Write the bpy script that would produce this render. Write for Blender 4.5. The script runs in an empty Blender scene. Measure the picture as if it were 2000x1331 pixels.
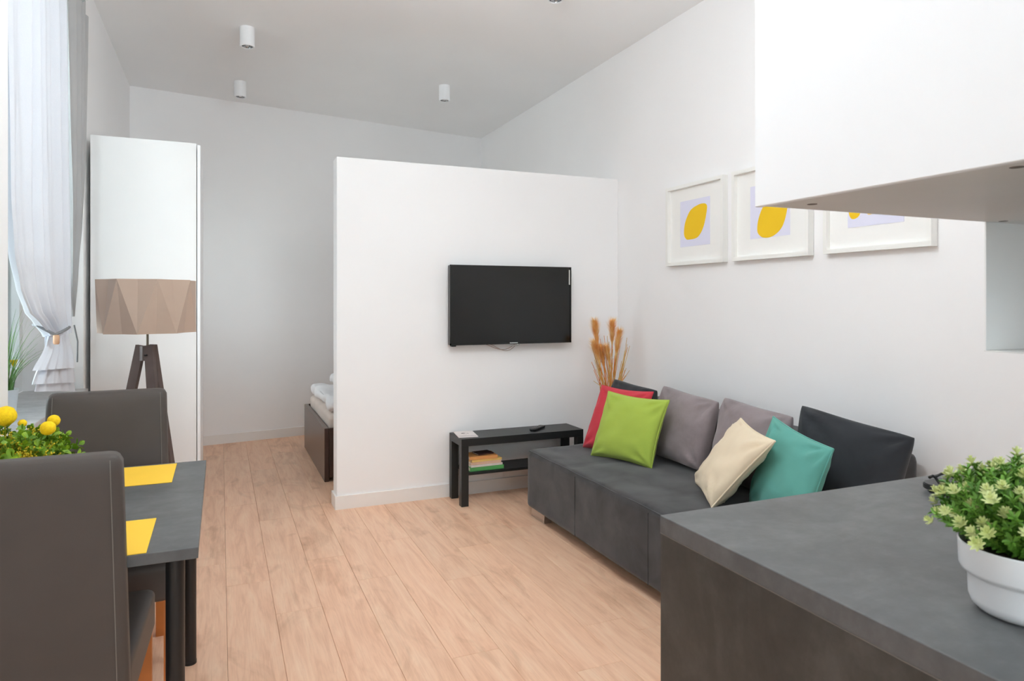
import bpy, bmesh, math, random
from mathutils import Vector, Matrix, noise

# ------------------------------------------------------------------ camera, world, exposure
sc = bpy.context.scene
COL = sc.collection
PI = math.pi
R = math.radians

camd = bpy.data.cameras.new('camera')
cam = bpy.data.objects.new('camera', camd)
COL.objects.link(cam)
cam.location = (0, 0, 1.37)
cam.rotation_euler = (R(90), 0, R(-23.16))
camd.sensor_width = 36
camd.lens = 1330 / 2000 * 36
camd.shift_y = -77.5 / 2000
camd.clip_start = 0.05
camd.dof.use_dof = True
camd.dof.focus_distance = 4.3
camd.dof.aperture_fstop = 9.0
sc.camera = cam

world = bpy.data.worlds.new('sky')
sc.world = world
world.use_nodes = True
bg = world.node_tree.nodes['Background']
bg.inputs[0].default_value = (0.84, 0.94, 1.0, 1)
bg.inputs[1].default_value = 5.0

def portal(loc, sx, sz, rot):
    l = bpy.data.lights.new('window_portal', 'AREA')
    l.shape = 'RECTANGLE'; l.size = sx; l.size_y = sz
    l.cycles.is_portal = True
    o = bpy.data.objects.new('window_portal', l)
    o.location = loc; o.rotation_euler = rot
    COL.objects.link(o)
portal((-1.12, 3.835, 1.95), 2.2, 1.77, (0, R(-90), 0))
portal((-1.22, 6.19, 1.66), 1.58, 1.18, (0, R(-90), 0))
portal((0.9, -2.66, 1.86), 2.6, 2.1, (R(90), 0, 0))

vs = sc.view_settings
vs.view_transform = 'Standard'
vs.look = 'None'
vs.exposure = 0.67
vs.gamma = 1.0
vs.use_curve_mapping = False
sc.cycles.max_bounces = 10
sc.cycles.diffuse_bounces = 9
sc.cycles.glossy_bounces = 3
sc.cycles.transmission_bounces = 4
sc.cycles.transparent_max_bounces = 10
sc.cycles.caustics_reflective = False
sc.cycles.caustics_refractive = False
sc.cycles.use_adaptive_sampling = True
sc.cycles.adaptive_threshold = 0.10
sc.cycles.use_light_tree = False

# ------------------------------------------------------------------ materials
def lin(c):
    return tuple(((x / 255) / 12.92 if x <= 10 else (((x / 255) + 0.055) / 1.055) ** 2.4) for x in c) + (1,)

class NT:
    def __init__(s, name):
        s.m = bpy.data.materials.new(name); s.m.use_nodes = True
        s.t = s.m.node_tree; s.b = s.t.nodes['Principled BSDF']; s.out = s.t.nodes['Material Output']
    def n(s, typ, **k):
        nd = s.t.nodes.new(typ)
        for a, v in k.items():
            if a.startswith('i_'):
                key = a[2:].replace('_', ' ')
                nd.inputs[int(key) if key.isdigit() else key].default_value = v
            else:
                setattr(nd, a, v)
        return nd
    def l(s, a, b): s.t.links.new(a, b)
    def ramp(s, fac, stops):
        r = s.n('ShaderNodeValToRGB')
        e = r.color_ramp.elements
        while len(e) < len(stops): e.new(0.5)
        for q, (p, c) in zip(e, stops): q.position = p; q.color = c
        s.l(fac, r.inputs[0])
        return r.outputs[0]
    def bump(s, h, strength=0.2, dist=0.01):
        b = s.n('ShaderNodeBump', i_Strength=strength, i_Distance=dist)
        s.l(h, b.inputs['Height']); s.l(b.outputs[0], s.b.inputs['Normal'])
    def coords(s, scale=(1, 1, 1), kind='Object', rand=False):
        tc = s.n('ShaderNodeTexCoord'); mp = s.n('ShaderNodeMapping'); mp.inputs['Scale'].default_value = scale
        if rand:
            oi = s.n('ShaderNodeObjectInfo')
            v = s.n('ShaderNodeVectorMath', operation='MULTIPLY_ADD')
            cb = s.n('ShaderNodeCombineXYZ')
            for k in range(3): s.l(oi.outputs['Random'], cb.inputs[k])
            s.l(cb.outputs[0], v.inputs[0]); v.inputs[1].default_value = (37, 53, 29)
            s.l(tc.outputs[kind], v.inputs[2]); s.l(v.outputs[0], mp.inputs[0])
        else:
            s.l(tc.outputs[kind], mp.inputs[0])
        return mp.outputs[0]
    def noise(s, vec, scale, detail=4, rough=0.55, dist=0):
        nz = s.n('ShaderNodeTexNoise'); nz.inputs['Scale'].default_value = scale
        nz.inputs['Detail'].default_value = detail; nz.inputs['Roughness'].default_value = rough
        nz.inputs['Distortion'].default_value = dist
        s.l(vec, nz.inputs['Vector']); return nz.outputs['Fac']

def plain(name, rgb, rough=0.5, metal=0.0, spec=0.5, vary=0.04, scale=6, bump=0.0, bscale=120, sheen=0, coat=0):
    t = NT(name)
    v = t.coords()
    c = lin(rgb)
    f = t.noise(v, scale, 1.5)
    lo = tuple(x * (1 - vary) for x in c[:3]) + (1,); hi = tuple(min(1, x * (1 + vary)) for x in c[:3]) + (1,)
    t.l(t.ramp(f, [(0.3, lo), (0.7, hi)]), t.b.inputs['Base Color'])
    t.b.inputs['Roughness'].default_value = rough; t.b.inputs['Metallic'].default_value = metal
    t.b.inputs['Specular IOR Level'].default_value = spec
    t.b.inputs['Sheen Weight'].default_value = sheen
    t.b.inputs['Coat Weight'].default_value = coat
    if bump: t.bump(t.noise(v, bscale, 3), bump, 0.002)
    return t.m

M = {}
M['wall'] = plain('wall_paint', (246, 245, 245), 0.85, spec=0.2, vary=0.008, scale=2)
M['ceiling'] = plain('ceiling_paint', (247, 247, 247), 0.9, spec=0.15, vary=0.008, scale=2)
M['white_lacquer'] = plain('white_lacquer', (246, 247, 249), 0.32, vary=0.004)
M['white_melamine'] = plain('white_melamine', (240, 239, 238), 0.45, vary=0.005)
M['grey_melamine'] = plain('grey_melamine', (226, 225, 223), 0.5, vary=0.01)
M['trim'] = plain('white_trim', (238, 235, 232), 0.5, vary=0.006)
M['frame_white'] = plain('frame_white', (243, 242, 238), 0.45, vary=0.006)
M['mat_board'] = plain('mat_board', (244, 243, 240), 0.8, vary=0.004)
M['lilac_paper'] = plain('lilac_paper', (226, 226, 245), 0.8, vary=0.004)
M['yellow_print'] = plain('yellow_print', (245, 200, 26), 0.8, vary=0.01)
M['pvc'] = plain('window_pvc', (226, 228, 228), 0.4, vary=0.01)
M['black'] = plain('black_laminate', (34, 35, 35), 0.42, vary=0.08, bump=0.02)
M['black_gloss'] = plain('black_plastic', (16, 16, 17), 0.25, vary=0.05)
M['black_metal'] = plain('black_metal', (26, 26, 27), 0.4, spec=0.5, vary=0.08)
M['chrome'] = plain('chrome', (205, 205, 208), 0.15, metal=1, vary=0.02)
M['silver'] = plain('silver_mark', (200, 202, 200), 0.3, metal=0.6, vary=0.02)
M['lens'] = plain('lamp_reflector', (150, 150, 150), 0.18, metal=1, vary=0.1)
M['shade_brown'] = None
M['leg_brown'] = plain('grey_brown_wood', (94, 80, 76), 0.55, vary=0.12, scale=14)
M['rod'] = plain('lamp_rod', (118, 106, 92), 0.35, metal=0.8, vary=0.05)
M['bed_brown'] = plain('black_brown_veneer', (66, 47, 40), 0.3, vary=0.10, scale=9, coat=0.2)
M['linen'] = plain('white_linen', (232, 230, 231), 0.9, vary=0.02, sheen=0.2, bump=0.15, bscale=300)
M['mattress'] = plain('cream_mattress', (214, 200, 190), 0.9, vary=0.04, bump=0.2, bscale=200)
M['stitch'] = plain('stitch_thread', (120, 114, 108), 0.8)
M['beech'] = plain('beech_wood', (196, 120, 62), 0.45, vary=0.10, scale=16)
M['yellow_mat'] = plain('yellow_placemat', (252, 202, 60), 0.7, vary=0.02, bump=0.1, bscale=500)
M['pot_white'] = plain('white_pot_plastic', (236, 237, 239), 0.35, vary=0.006)
M['soil'] = plain('potting_soil', (52, 44, 30), 0.95, vary=0.3, scale=60, bump=0.5)
M['bead'] = plain('wooden_bead', (204, 160, 126), 0.5, vary=0.1, scale=20)
M['rope'] = plain('grey_tie_cord', (140, 143, 146), 0.8, vary=0.1, scale=80)
M['paper'] = plain('book_paper', (226, 216, 200), 0.8, vary=0.05, scale=200)
M['booklet'] = plain('booklet_cover', (226, 217, 214), 0.5, vary=0.01)
M['ink'] = plain('booklet_ink', (92, 86, 84), 0.6)
M['cable'] = plain('beige_cable', (186, 168, 160), 0.5)
M['joint'] = plain('joint_strip', (128, 122, 117), 0.6)
M['hook'] = plain('curtain_rail', (236, 236, 236), 0.4)
M['ground'] = plain('street_ground', (205, 205, 200), 0.9, vary=0.2, scale=0.5)
M['blob'] = plain('yellow_pompom', (250, 205, 10), 0.85, vary=0.10, scale=120, bump=0.6, bscale=350)
M['berry'] = plain('tiny_yellow_buds', (214, 190, 40), 0.7, vary=0.2, scale=60)
M['basket'] = plain('white_planter', (225, 224, 220), 0.5)
for nm, c in dict(book_green=(88, 166, 92), book_white=(222, 214, 208), book_pink=(226, 190, 166), book_yellow=(234, 196, 116),
                  book_orange=(222, 156, 92), book_dark=(62, 36, 34)).items():
    M[nm] = plain(nm, c, 0.5, vary=0.04, scale=40)

def leaf_mat(name, lo, hi, rough=0.5):
    t = NT(name)
    v = t.coords(rand=True)
    f = t.noise(v, 18, 3)
    t.l(t.ramp(f, [(0.3, lin(lo)), (0.7, lin(hi))]), t.b.inputs['Base Color'])
    t.b.inputs['Roughness'].default_value = rough
    t.b.inputs['Subsurface Weight'].default_value = 0.0
    return t.m
M['leaf'] = leaf_mat('sprig_green', (70, 120, 34), (128, 176, 66))
M['leaf_pale'] = leaf_mat('sprig_pale_tip', (196, 206, 128), (226, 232, 178))
M['leaf_box'] = leaf_mat('round_leaf_green', (66, 120, 26), (158, 190, 44))
M['grass'] = leaf_mat('grass_blade', (58, 116, 52), (134, 176, 96))
M['stem'] = leaf_mat('plant_stem', (74, 96, 36), (110, 130, 52))
M['straw'] = leaf_mat('dried_stem', (196, 150, 70), (226, 190, 120), 0.7)
M['straw_orange'] = leaf_mat('orange_dried_stem', (206, 110, 40), (236, 160, 76), 0.7)
M['plume'] = leaf_mat('orange_plume', (240, 170, 84), (255, 226, 158), 0.8)

def fabric(name, rgb, vary=0.06, rough=0.9, sheen=0.15, bscale=420, bstr=0.25, mot=5, msheen=None):
    t = NT(name)
    v = t.coords()
    c = lin(rgb)
    f = t.noise(v, mot, 5, 0.6, 0.4)
    lo = tuple(x * (1 - vary * 2) for x in c[:3]) + (1,); hi = tuple(min(1, x * (1 + vary * 2)) for x in c[:3]) + (1,)
    t.l(t.ramp(f, [(0.3, lo), (0.7, hi)]), t.b.inputs['Base Color'])
    t.b.inputs['Roughness'].default_value = rough
    t.b.inputs['Specular IOR Level'].default_value = 0.25
    t.b.inputs['Sheen Weight'].default_value = sheen
    t.b.inputs['Sheen Roughness'].default_value = 0.5
    t.bump(t.noise(v, bscale, 2), bstr, 0.001)
    return t.m
M['suede'] = fabric('charcoal_suede', (61, 61, 63), vary=0.24, sheen=0.25, mot=5)
M['char_cushion'] = fabric('charcoal_cushion', (50, 52, 56), vary=0.10, sheen=0.2)
M['grey_cushion'] = fabric('taupe_velvet', (142, 130, 132), vary=0.09, sheen=0.3, mot=6)
M['green_cushion'] = fabric('lime_cotton', (168, 190, 80), vary=0.02)
M['red_cushion'] = fabric('coral_red_cotton', (206, 62, 76), vary=0.03)
M['cream_cushion'] = fabric('cream_cotton', (232, 214, 186), vary=0.02)
M['teal_cushion'] = fabric('teal_cotton', (98, 166, 154), vary=0.03)
M['drape'] = fabric('grey_drape', (176, 176, 176), vary=0.03, mot=3)
M['shade'] = fabric('taupe_lampshade', (186, 164, 148), vary=0.02, bscale=700, bstr=0.15)

def leather():
    t = NT('brown_grey_leather')
    v = t.coords()
    f = t.noise(v, 3, 3)
    t.l(t.ramp(f, [(0.3, lin((76, 69, 65))), (0.7, lin((84, 76, 72)))]), t.b.inputs['Base Color'])
    t.b.inputs['Roughness'].default_value = 0.5
    t.b.inputs['Specular IOR Level'].default_value = 0.35
    vo = t.n('ShaderNodeTexVoronoi'); vo.inputs['Scale'].default_value = 420
    t.l(v, vo.inputs['Vector']); t.bump(vo.outputs['Distance'], 0.12, 0.001)
    return t.m
M['leather'] = leather()

def concrete(name, a, b, c, rough=0.5):
    t = NT(name)
    v = t.coords((1, 2.2, 1)); v2 = t.coords()
    f1 = t.noise(v, 3.2, 8, 0.65, 0.6); f2 = t.noise(v2, 22, 5, 0.7)
    mx = t.n('ShaderNodeMath', operation='MULTIPLY_ADD'); mx.inputs[1].default_value = 0.35
    t.l(f2, mx.inputs[0]); 
    sb = t.n('ShaderNodeMath', operation='MULTIPLY'); sb.inputs[1].default_value = 0.65
    t.l(f1, sb.inputs[0]); t.l(sb.outputs[0], mx.inputs[2])
    t.l(t.ramp(mx.outputs[0], [(0.32, lin(a)), (0.5, lin(b)), (0.68, lin(c))]), t.b.inputs['Base Color'])
    t.b.inputs['Roughness'].default_value = rough
    t.bump(f2, 0.05, 0.002)
    return t.m
M['concrete'] = concrete('dark_concrete_laminate', (78, 79, 80), (94, 95, 96), (112, 113, 114), 0.42)
M['concrete_brown'] = concrete('brown_concrete_laminate', (52, 50, 48), (66, 64, 61), (84, 81, 78), 0.5)
M['sill'] = concrete('grey_stone_sill', (164, 162, 161), (190, 188, 187), (212, 211, 210), 0.4)

def wood_floor():
    t = NT('pale_oak_plank')
    v = t.coords((1, 1, 1), rand=True)
    def mapped(s):
        mp = t.n('ShaderNodeMapping'); mp.inputs['Scale'].default_value = s; t.l(v, mp.inputs[0]); return mp.outputs[0]
    g = t.noise(mapped((9, 0.9, 1)), 2.2, 6, 0.6, 1.2)
    fine = t.noise(mapped((70, 2.5, 1)), 2.5, 5, 0.6, 0.3)
    blot = t.noise(mapped((3.4, 1.3, 1)), 1.6, 4, 0.6, 0.8)
    oi = t.n('ShaderNodeObjectInfo')
    c1 = t.ramp(g, [(0.28, lin((228, 180, 149))), (0.5, lin((243, 199, 168))), (0.72, lin((249, 212, 182)))])
    c2 = t.ramp(blot, [(0.30, (0.80, 0.745, 0.70, 1)), (0.46, (1, 1, 1, 1))])
    m1 = t.n('ShaderNodeMix', data_type='RGBA', blend_type='MULTIPLY'); m1.inputs[0].default_value = 0.9
    t.l(c1, m1.inputs[6]); t.l(c2, m1.inputs[7])
    c3 = t.ramp(fine, [(0.32, (0.90, 0.87, 0.85, 1)), (0.55, (1, 1, 1, 1))])
    m2 = t.n('ShaderNodeMix', data_type='RGBA', blend_type='MULTIPLY'); m2.inputs[0].default_value = 0.7
    t.l(m1.outputs[2], m2.inputs[6]); t.l(c3, m2.inputs[7])
    # knots
    vo = t.n('ShaderNodeTexVoronoi'); vo.inputs['Scale'].default_value = 2.1
    nd = t.n('ShaderNodeTexNoise'); nd.inputs['Scale'].default_value = 6
    t.l(v, nd.inputs['Vector'])
    ad = t.n('ShaderNodeVectorMath', operation='MULTIPLY_ADD'); ad.inputs[1].default_value = (0.25, 0.25, 0.25)
    t.l(nd.outputs['Color'], ad.inputs[0]); t.l(mapped((1.7, 0.8, 1)), ad.inputs[2])
    t.l(ad.outputs[0], vo.inputs['Vector'])
    kn = t.ramp(vo.outputs['Distance'], [(0.015, (0.36, 0.26, 0.21, 1)), (0.05, (0.74, 0.65, 0.59, 1)), (0.16, (1, 1, 1, 1))])
    m3 = t.n('ShaderNodeMix', data_type='RGBA', blend_type='MULTIPLY'); m3.inputs[0].default_value = 0.75
    t.l(m2.outputs[2], m3.inputs[6]); t.l(kn, m3.inputs[7])
    tint = t.ramp(oi.outputs['Random'], [(0.0, (0.95, 0.945, 0.93, 1)), (0.5, (1, 0.99, 0.975, 1)), (1.0, (1.0, 0.965, 0.94, 1))])
    m4 = t.n('ShaderNodeMix', data_type='RGBA', blend_type='MULTIPLY'); m4.inputs[0].default_value = 1
    t.l(m3.outputs[2], m4.inputs[6]); t.l(tint, m4.inputs[7])
    t.l(m4.outputs[2], t.b.inputs['Base Color'])
    t.b.inputs['Roughness'].default_value = 0.42
    t.b.inputs['Specular IOR Level'].default_value = 0.4
    t.bump(fine, 0.06, 0.002)
    return t.m
M['oak'] = wood_floor()
M['subfloor'] = plain('subfloor', (120, 92, 74), 0.9)

def screen_mat():
    t = NT('tv_screen_glass')
    v = t.coords()
    t.l(t.ramp(t.noise(v, 2, 2), [(0.3, lin((14, 15, 15))), (0.7, lin((17, 18, 18)))]), t.b.inputs['Base Color'])
    t.b.inputs['Roughness'].default_value = 0.16
    t.b.inputs['Specular IOR Level'].default_value = 0.5
    return t.m
M['screen'] = screen_mat()

def sheer_mat():
    t = NT('white_sheer_voile')
    v = t.coords()
    col = t.ramp(t.noise(v, 500, 2), [(0.3, (0.70, 0.72, 0.77, 1)), (0.7, (0.75, 0.77, 0.82, 1))])
    d = t.n('ShaderNodeBsdfDiffuse'); tr = t.n('ShaderNodeBsdfTranslucent'); tp = t.n('ShaderNodeBsdfTransparent')
    t.l(col, d.inputs[0]); t.l(col, tr.inputs[0])
    a = t.n('ShaderNodeMixShader'); a.inputs[0].default_value = 0.05
    b = t.n('ShaderNodeMixShader'); b.inputs[0].default_value = 0.012
    t.l(d.outputs[0], a.inputs[1]); t.l(tr.outputs[0], a.inputs[2])
    t.l(a.outputs[0], b.inputs[1]); t.l(tp.outputs[0], b.inputs[2])
    t.l(b.outputs[0], t.out.inputs[0])
    return t.m
M['sheer'] = sheer_mat()

def glass_mat():
    t = NT('window_glass')
    v = t.coords()
    tp = t.n('ShaderNodeBsdfTransparent'); gl = t.n('ShaderNodeBsdfGlossy'); gl.inputs['Roughness'].default_value = 0.02
    t.l(t.ramp(t.noise(v, 2), [(0, (0.96, 0.98, 0.97, 1)), (1, (0.97, 0.985, 0.98, 1))]), tp.inputs[0])
    fr = t.n('ShaderNodeFresnel'); fr.inputs[0].default_value = 1.45
    m = t.n('ShaderNodeMixShader')
    t.l(fr.outputs[0], m.inputs[0]); t.l(tp.outputs[0], m.inputs[1]); t.l(gl.outputs[0], m.inputs[2])
    t.l(m.outputs[0], t.out.inputs[0])
    return t.m
M['glass'] = glass_mat()

# ------------------------------------------------------------------ mesh helpers
def box(bm, x0, x1, y0, y1, z0, z1):
    vs_ = [bm.verts.new((x, y, z)) for z in (z0, z1) for y in (y0, y1) for x in (x0, x1)]
    for f in ((0, 2, 3, 1), (4, 5, 7, 6), (0, 1, 5, 4), (2, 6, 7, 3), (0, 4, 6, 2), (1, 3, 7, 5)):
        bm.faces.new([vs_[i] for i in f])
    return vs_

def B(x0, x1, y0, y1, z0, z1, r=0.0, seg=2):
    bm = bmesh.new(); box(bm, x0, x1, y0, y1, z0, z1)
    if r: bmesh.ops.bevel(bm, geom=list(bm.edges), offset=r, segments=seg, affect='EDGES', profile=0.5)
    return bm

def boxes(lst):
    bm = bmesh.new()
    for b in lst: box(bm, *b)
    return bm

def lathe(bm, prof, c=(0, 0, 0), n=32, cap0=True, cap1=True, wob=None):
    rings = []
    for r, z in prof:
        rings.append([bm.verts.new((c[0] + r * math.cos(2 * PI * k / n), c[1] + r * math.sin(2 * PI * k / n), c[2] + z)) for k in range(n)])
    for a, b in zip(rings, rings[1:]):
        for k in range(n): bm.faces.new((a[k], a[(k + 1) % n], b[(k + 1) % n], b[k]))
    if cap0: bm.faces.new(rings[0][::-1])
    if cap1: bm.faces.new(rings[-1])

def tube(bm, pts, r, n=8, closed=False, r1=None):
    pts = [Vector(p) for p in pts]; N = len(pts); rings = []
    up = Vector((0.13, 0.2, 1)).normalized()
    for i, p in enumerate(pts):
        if closed: t = pts[(i + 1) % N] - pts[i - 1]
        else: t = pts[min(i + 1, N - 1)] - pts[max(i - 1, 0)]
        t.normalize()
        a = t.cross(up)
        if a.length < 1e-3: a = t.cross(Vector((1, 0, 0)))
        a.normalize(); b = t.cross(a)
        rr = r if r1 is None else r + (r1 - r) * i / (N - 1)
        rings.append([bm.verts.new(p + rr * (math.cos(2 * PI * k / n) * a + math.sin(2 * PI * k / n) * b)) for k in range(n)])
    m = N if closed else N - 1
    for i in range(m):
        A, Bq = rings[i], rings[(i + 1) % N]
        for k in range(n): bm.faces.new((A[k], A[(k + 1) % n], Bq[(k + 1) % n], Bq[k]))
    if not closed: bm.faces.new(rings[0][::-1]); bm.faces.new(rings[-1])

def bar(bm, p, q, w, t, side):
    """a plank from p to q, w wide along `side`, t thick"""
    p, q = Vector(p), Vector(q); d = (q - p).normalized(); s = Vector(side); s = (s - s.dot(d) * d).normalized(); n = d.cross(s)
    v = []
    for e in (p, q):
        for a, b in ((-1, -1), (1, -1), (1, 1), (-1, 1)): v.append(bm.verts.new(e + s * a * w / 2 + n * b * t / 2))
    for f in ((3, 2, 1, 0), (4, 5, 6, 7), (0, 1, 5, 4), (1, 2, 6, 5), (2, 3, 7, 6), (3, 0, 4, 7)): bm.faces.new([v[i] for i in f])

def rounded(x0, x1, y0, y1, z0, z1, r, cuts=24, disp=None):
    """dense rounded box for upholstery"""
    bm = bmesh.new(); bmesh.ops.create_cube(bm, size=1)
    bmesh.ops.subdivide_edges(bm, edges=list(bm.edges), cuts=cuts, use_grid_fill=True)
    c = Vector(((x0 + x1) / 2, (y0 + y1) / 2, (z0 + z1) / 2)); h = Vector(((x1 - x0) / 2, (y1 - y0) / 2, (z1 - z0) / 2))
    for v in bm.verts:
        # concentrate samples close to the edges
        q = Vector([math.copysign(abs(2 * k) ** 0.75, k) * hh for k, hh in zip(v.co, h)])
        inner = Vector([max(-hh + r, min(hh - r, k)) for k, hh in zip(q, h)])
        d = q - inner
        if d.length > 1e-9: q = inner + d.normalized() * r if d.length > 1e-9 and sum(abs(k) > 1e-9 for k in d) > 1 else inner + d
        v.co = c + q
    bm.normal_update()
    if disp:
        for v in bm.verts: v.co = disp(v.co.copy(), v.normal.copy())
    return bm

ORG = {}
def link(name, bm, mat, smooth=False, loc=(0, 0, 0)):
    me = bpy.data.meshes.new(name)
    bmesh.ops.recalc_face_normals(bm, faces=list(bm.faces))
    if any(loc): bmesh.ops.translate(bm, verts=list(bm.verts), vec=-Vector(loc))
    bm.to_mesh(me); bm.free()
    if smooth:
        for p in me.polygons: p.use_smooth = True
        if smooth != 'all':
            try: me.set_sharp_from_angle(angle=R(38))
            except Exception: pass
    if mat: me.materials.append(M[mat])
    o = bpy.data.objects.new(name, me); COL.objects.link(o)
    return o

def part(name, bm, mat, parent, smooth=False, label=None):
    root = parent
    while root.parent: root = root.parent
    o = link(name, bm, mat, smooth, ORG.get(root.name, Vector((0, 0, 0))))
    o.parent = parent
    if label: o['label'] = label
    return o

def tag(o, label, cat, group=None):
    o['label'] = label; o['category'] = cat
    if group: o['group'] = group
    return o

def thing(name, label, cat, loc=(0, 0, 0), group=None):
    o = bpy.data.objects.new(name, None); COL.objects.link(o)
    o.location = loc; o.empty_display_size = 0.05
    ORG[o.name] = Vector(loc)
    return tag(o, label, cat, group)

def single(name, bm, mat, label, cat, group=None, smooth=False):
    xs = [v.co for v in bm.verts]
    loc = Vector(((min(v.x for v in xs) + max(v.x for v in xs)) / 2, (min(v.y for v in xs) + max(v.y for v in xs)) / 2, min(v.z for v in xs)))
    o = link(name, bm, mat, smooth, loc); o.location = loc; ORG[o.name] = loc
    return tag(o, label, cat, group)

def struct(name, bm, mat, parent=None, smooth=False):
    o = link(name, bm, mat, smooth); o['kind'] = 'structure'
    if parent: o.parent = parent
    return o

def copy_tree(o, parent=None):
    c = o.copy(); COL.objects.link(c); c.parent = parent
    for ch in list(o.children): copy_tree(ch, c)
    return c

# ------------------------------------------------------------------ the setting
H = 3.30          # ceiling height
XR = 2.85         # right wall
XL = -0.75        # left wall beyond the table
XN = -0.685       # left wall beside the table
BL_, BR_ = (-1.3, 6.863), (3.1, 7.64)   # back wall line, a little askew

floor = struct('floor', boxes([(-1.3, 3.1, -2.4, 7.8, -0.10, -0.014)]), 'subfloor')
random.seed(4)
PW, PL = 0.197, 1.37
def plank_mesh():
    bm = B(0.0004, PW - 0.0004, 0.0004, PL - 0.0004, -0.014, 0)
    top = [e for e in bm.edges if all(abs(v.co.z) < 1e-6 for v in e.verts)]
    bmesh.ops.bevel(bm, geom=top, offset=0.0013, segments=1, affect='EDGES')
    return bm
joint = {-1: 5.222, 0: 4.907, 1: 3.14, 2: 3.725, 3: 3.362, 4: 3.857, 5: 3.189, 6: 3.587, 7: 2.516, 8: 3.767}
pl0 = None
for c in range(-4, 15):
    x = 0.024 + c * PW
    y0 = joint.get(c, 3.0 + random.random() * PL)
    while y0 > -1.6: y0 -= PL
    y = y0
    while y < 7.45:
        if pl0 is None:
            pl0 = link('plank', plank_mesh(), 'oak'); o = pl0
        else:
            o = pl0.copy(); COL.objects.link(o)
        o.parent = floor; o.location = (x, y, 0)
        y += PL

struct('ceiling', boxes([(-1.3, 3.1, -2.4, 7.8, H, H + 0.15)]), 'ceiling')
struct('wall_right', boxes([(XR, XR + 0.2, -2.4, 7.8, 0, H)]), 'wall')
bm = bmesh.new()
d = Vector((BR_[0] - BL_[0], BR_[1] - BL_[1], 0)); nrm = Vector((-d.y, d.x, 0)).normalized() * 0.2
v = [bm.verts.new(p) for p in ((BL_[0], BL_[1], 0), (BR_[0], BR_[1], 0), (BR_[0] + nrm.x, BR_[1] + nrm.y, 0), (BL_[0] + nrm.x, BL_[1] + nrm.y, 0),
                               (BL_[0], BL_[1], H), (BR_[0], BR_[1], H), (BR_[0] + nrm.x, BR_[1] + nrm.y, H), (BL_[0] + nrm.x, BL_[1] + nrm.y, H))]
for f in ((0, 1, 2, 3), (4, 5, 6, 7), (0, 1, 5, 4), (1, 2, 6, 5), (2, 3, 7, 6), (3, 0, 4, 7)): bm.faces.new([v[i] for i in f])
struct('wall_back', bm, 'wall')
W3 = (-0.4, 2.2, 0.82, 2.9)
struct('wall_rear', boxes([(-1.3, W3[0], -2.7, -2.4, 0, H), (W3[1], 3.1, -2.7, -2.4, 0, H), (W3[0], W3[1], -2.7, -2.4, 0, W3[2]), (W3[0], W3[1], -2.7, -2.4, W3[3], H)]), 'wall')
# left wall: far piece with the curtained window and a small unseen bedroom window added for light, near piece beside the table
W1 = (2.95, 4.72, 0.82, 3.05)
W2 = (5.60, 6.78, 0.87, 2.45)
struct('wall_left', boxes([(-1.25, XL, 2.887, W1[0], 0, H), (-1.25, XL, W1[1], W2[0], 0, H), (-1.25, XL, W2[1], 7.2, 0, H), (-1.25, XL, W2[0], W2[1], 0, W2[2]), (-1.25, XL, W2[0], W2[1], W2[3], H), (-1.25, XL, W1[0], W1[1], 0, W1[2]), (-1.25, XL, W1[0], W1[1], W1[3], H),
                           (-1.25, XN, -2.4, 2.887, 0, H)]), 'wall')
struct('wall_partition', B(0.70, XR, 4.56, 4.70, 0, 2.318, 0.003, 1), 'wall')
struct('wall_kitchen', boxes([(2.34, XR, -2.4, 1.20, 0, H)]), 'wall')
bs = 0.012
struct('baseboard_partition', boxes([(0.70 - bs, XR, 4.56 - bs, 4.56, 0, 0.088), (0.70 - bs, 0.70, 4.56, 4.70 + bs, 0, 0.088), (0.70, XR, 4.70, 4.70 + bs, 0, 0.088)]), 'trim')
bm = bmesh.new()
bar(bm, (BL_[0] + 0.0, BL_[1] - 0.006, 0.044), (BR_[0], BR_[1] - 0.006, 0.044), 0.088, bs, (0, 0, 1))
struct('baseboard_back', bm, 'trim')
struct('baseboard_right', boxes([(XR - bs, XR, 1.24, 4.548, 0, 0.088), (XR - bs, XR, 4.712, 7.5, 0, 0.088)]), 'trim')
struct('baseboard_left', boxes([(XL, XL + bs, 4.75, 6.94, 0, 0.088)]), 'trim')
struct('ground_outside', boxes([(-60, -1.6, -50, 60, -3.6, -3.5)]), 'ground')

def window(name, y0, y1, z0, z1, xp, n):
    w = 0.075
    fr = struct(name, boxes([(xp - 0.07, xp, y0, y0 + w, z0, z1), (xp - 0.07, xp, y1 - w, y1, z0, z1),
                             (xp - 0.07, xp, y0 + w, y1 - w, z0, z0 + w), (xp - 0.07, xp, y0 + w, y1 - w, z1 - w, z1)]), 'pvc')
    L = (y1 - y0 - 2 * w) / n
    for k in range(n):
        a = y0 + w + k * L + 0.004; b = a + L - 0.008; s = 0.07
        q = struct('window_sash', boxes([(xp - 0.05, xp + 0.018, a, a + s, z0 + w, z1 - w), (xp - 0.05, xp + 0.018, b - s, b, z0 + w, z1 - w),
                                       (xp - 0.05, xp + 0.018, a + s, b - s, z0 + w, z0 + w + s), (xp - 0.05, xp + 0.018, a + s, b - s, z1 - w - s, z1 - w)]), 'pvc', fr)
        struct('window_pane', boxes([(xp - 0.026, xp - 0.020, a + s, b - s, z0 + w + s, z1 - w - s)]), 'glass', q)
    h = bmesh.new(); box(h, xp + 0.018, xp + 0.030, y0 + w + L - 0.012, y0 + w + L + 0.012, 1.50, 1.56)
    box(h, xp + 0.030, xp + 0.045, y0 + w + L - 0.010, y0 + w + L + 0.010, 1.42, 1.54)
    struct('window_handle', h, 'pvc', fr)
    return fr
window('window_1', W1[0], W1[1], 0.85, W1[3], -1.05, 2)
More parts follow.
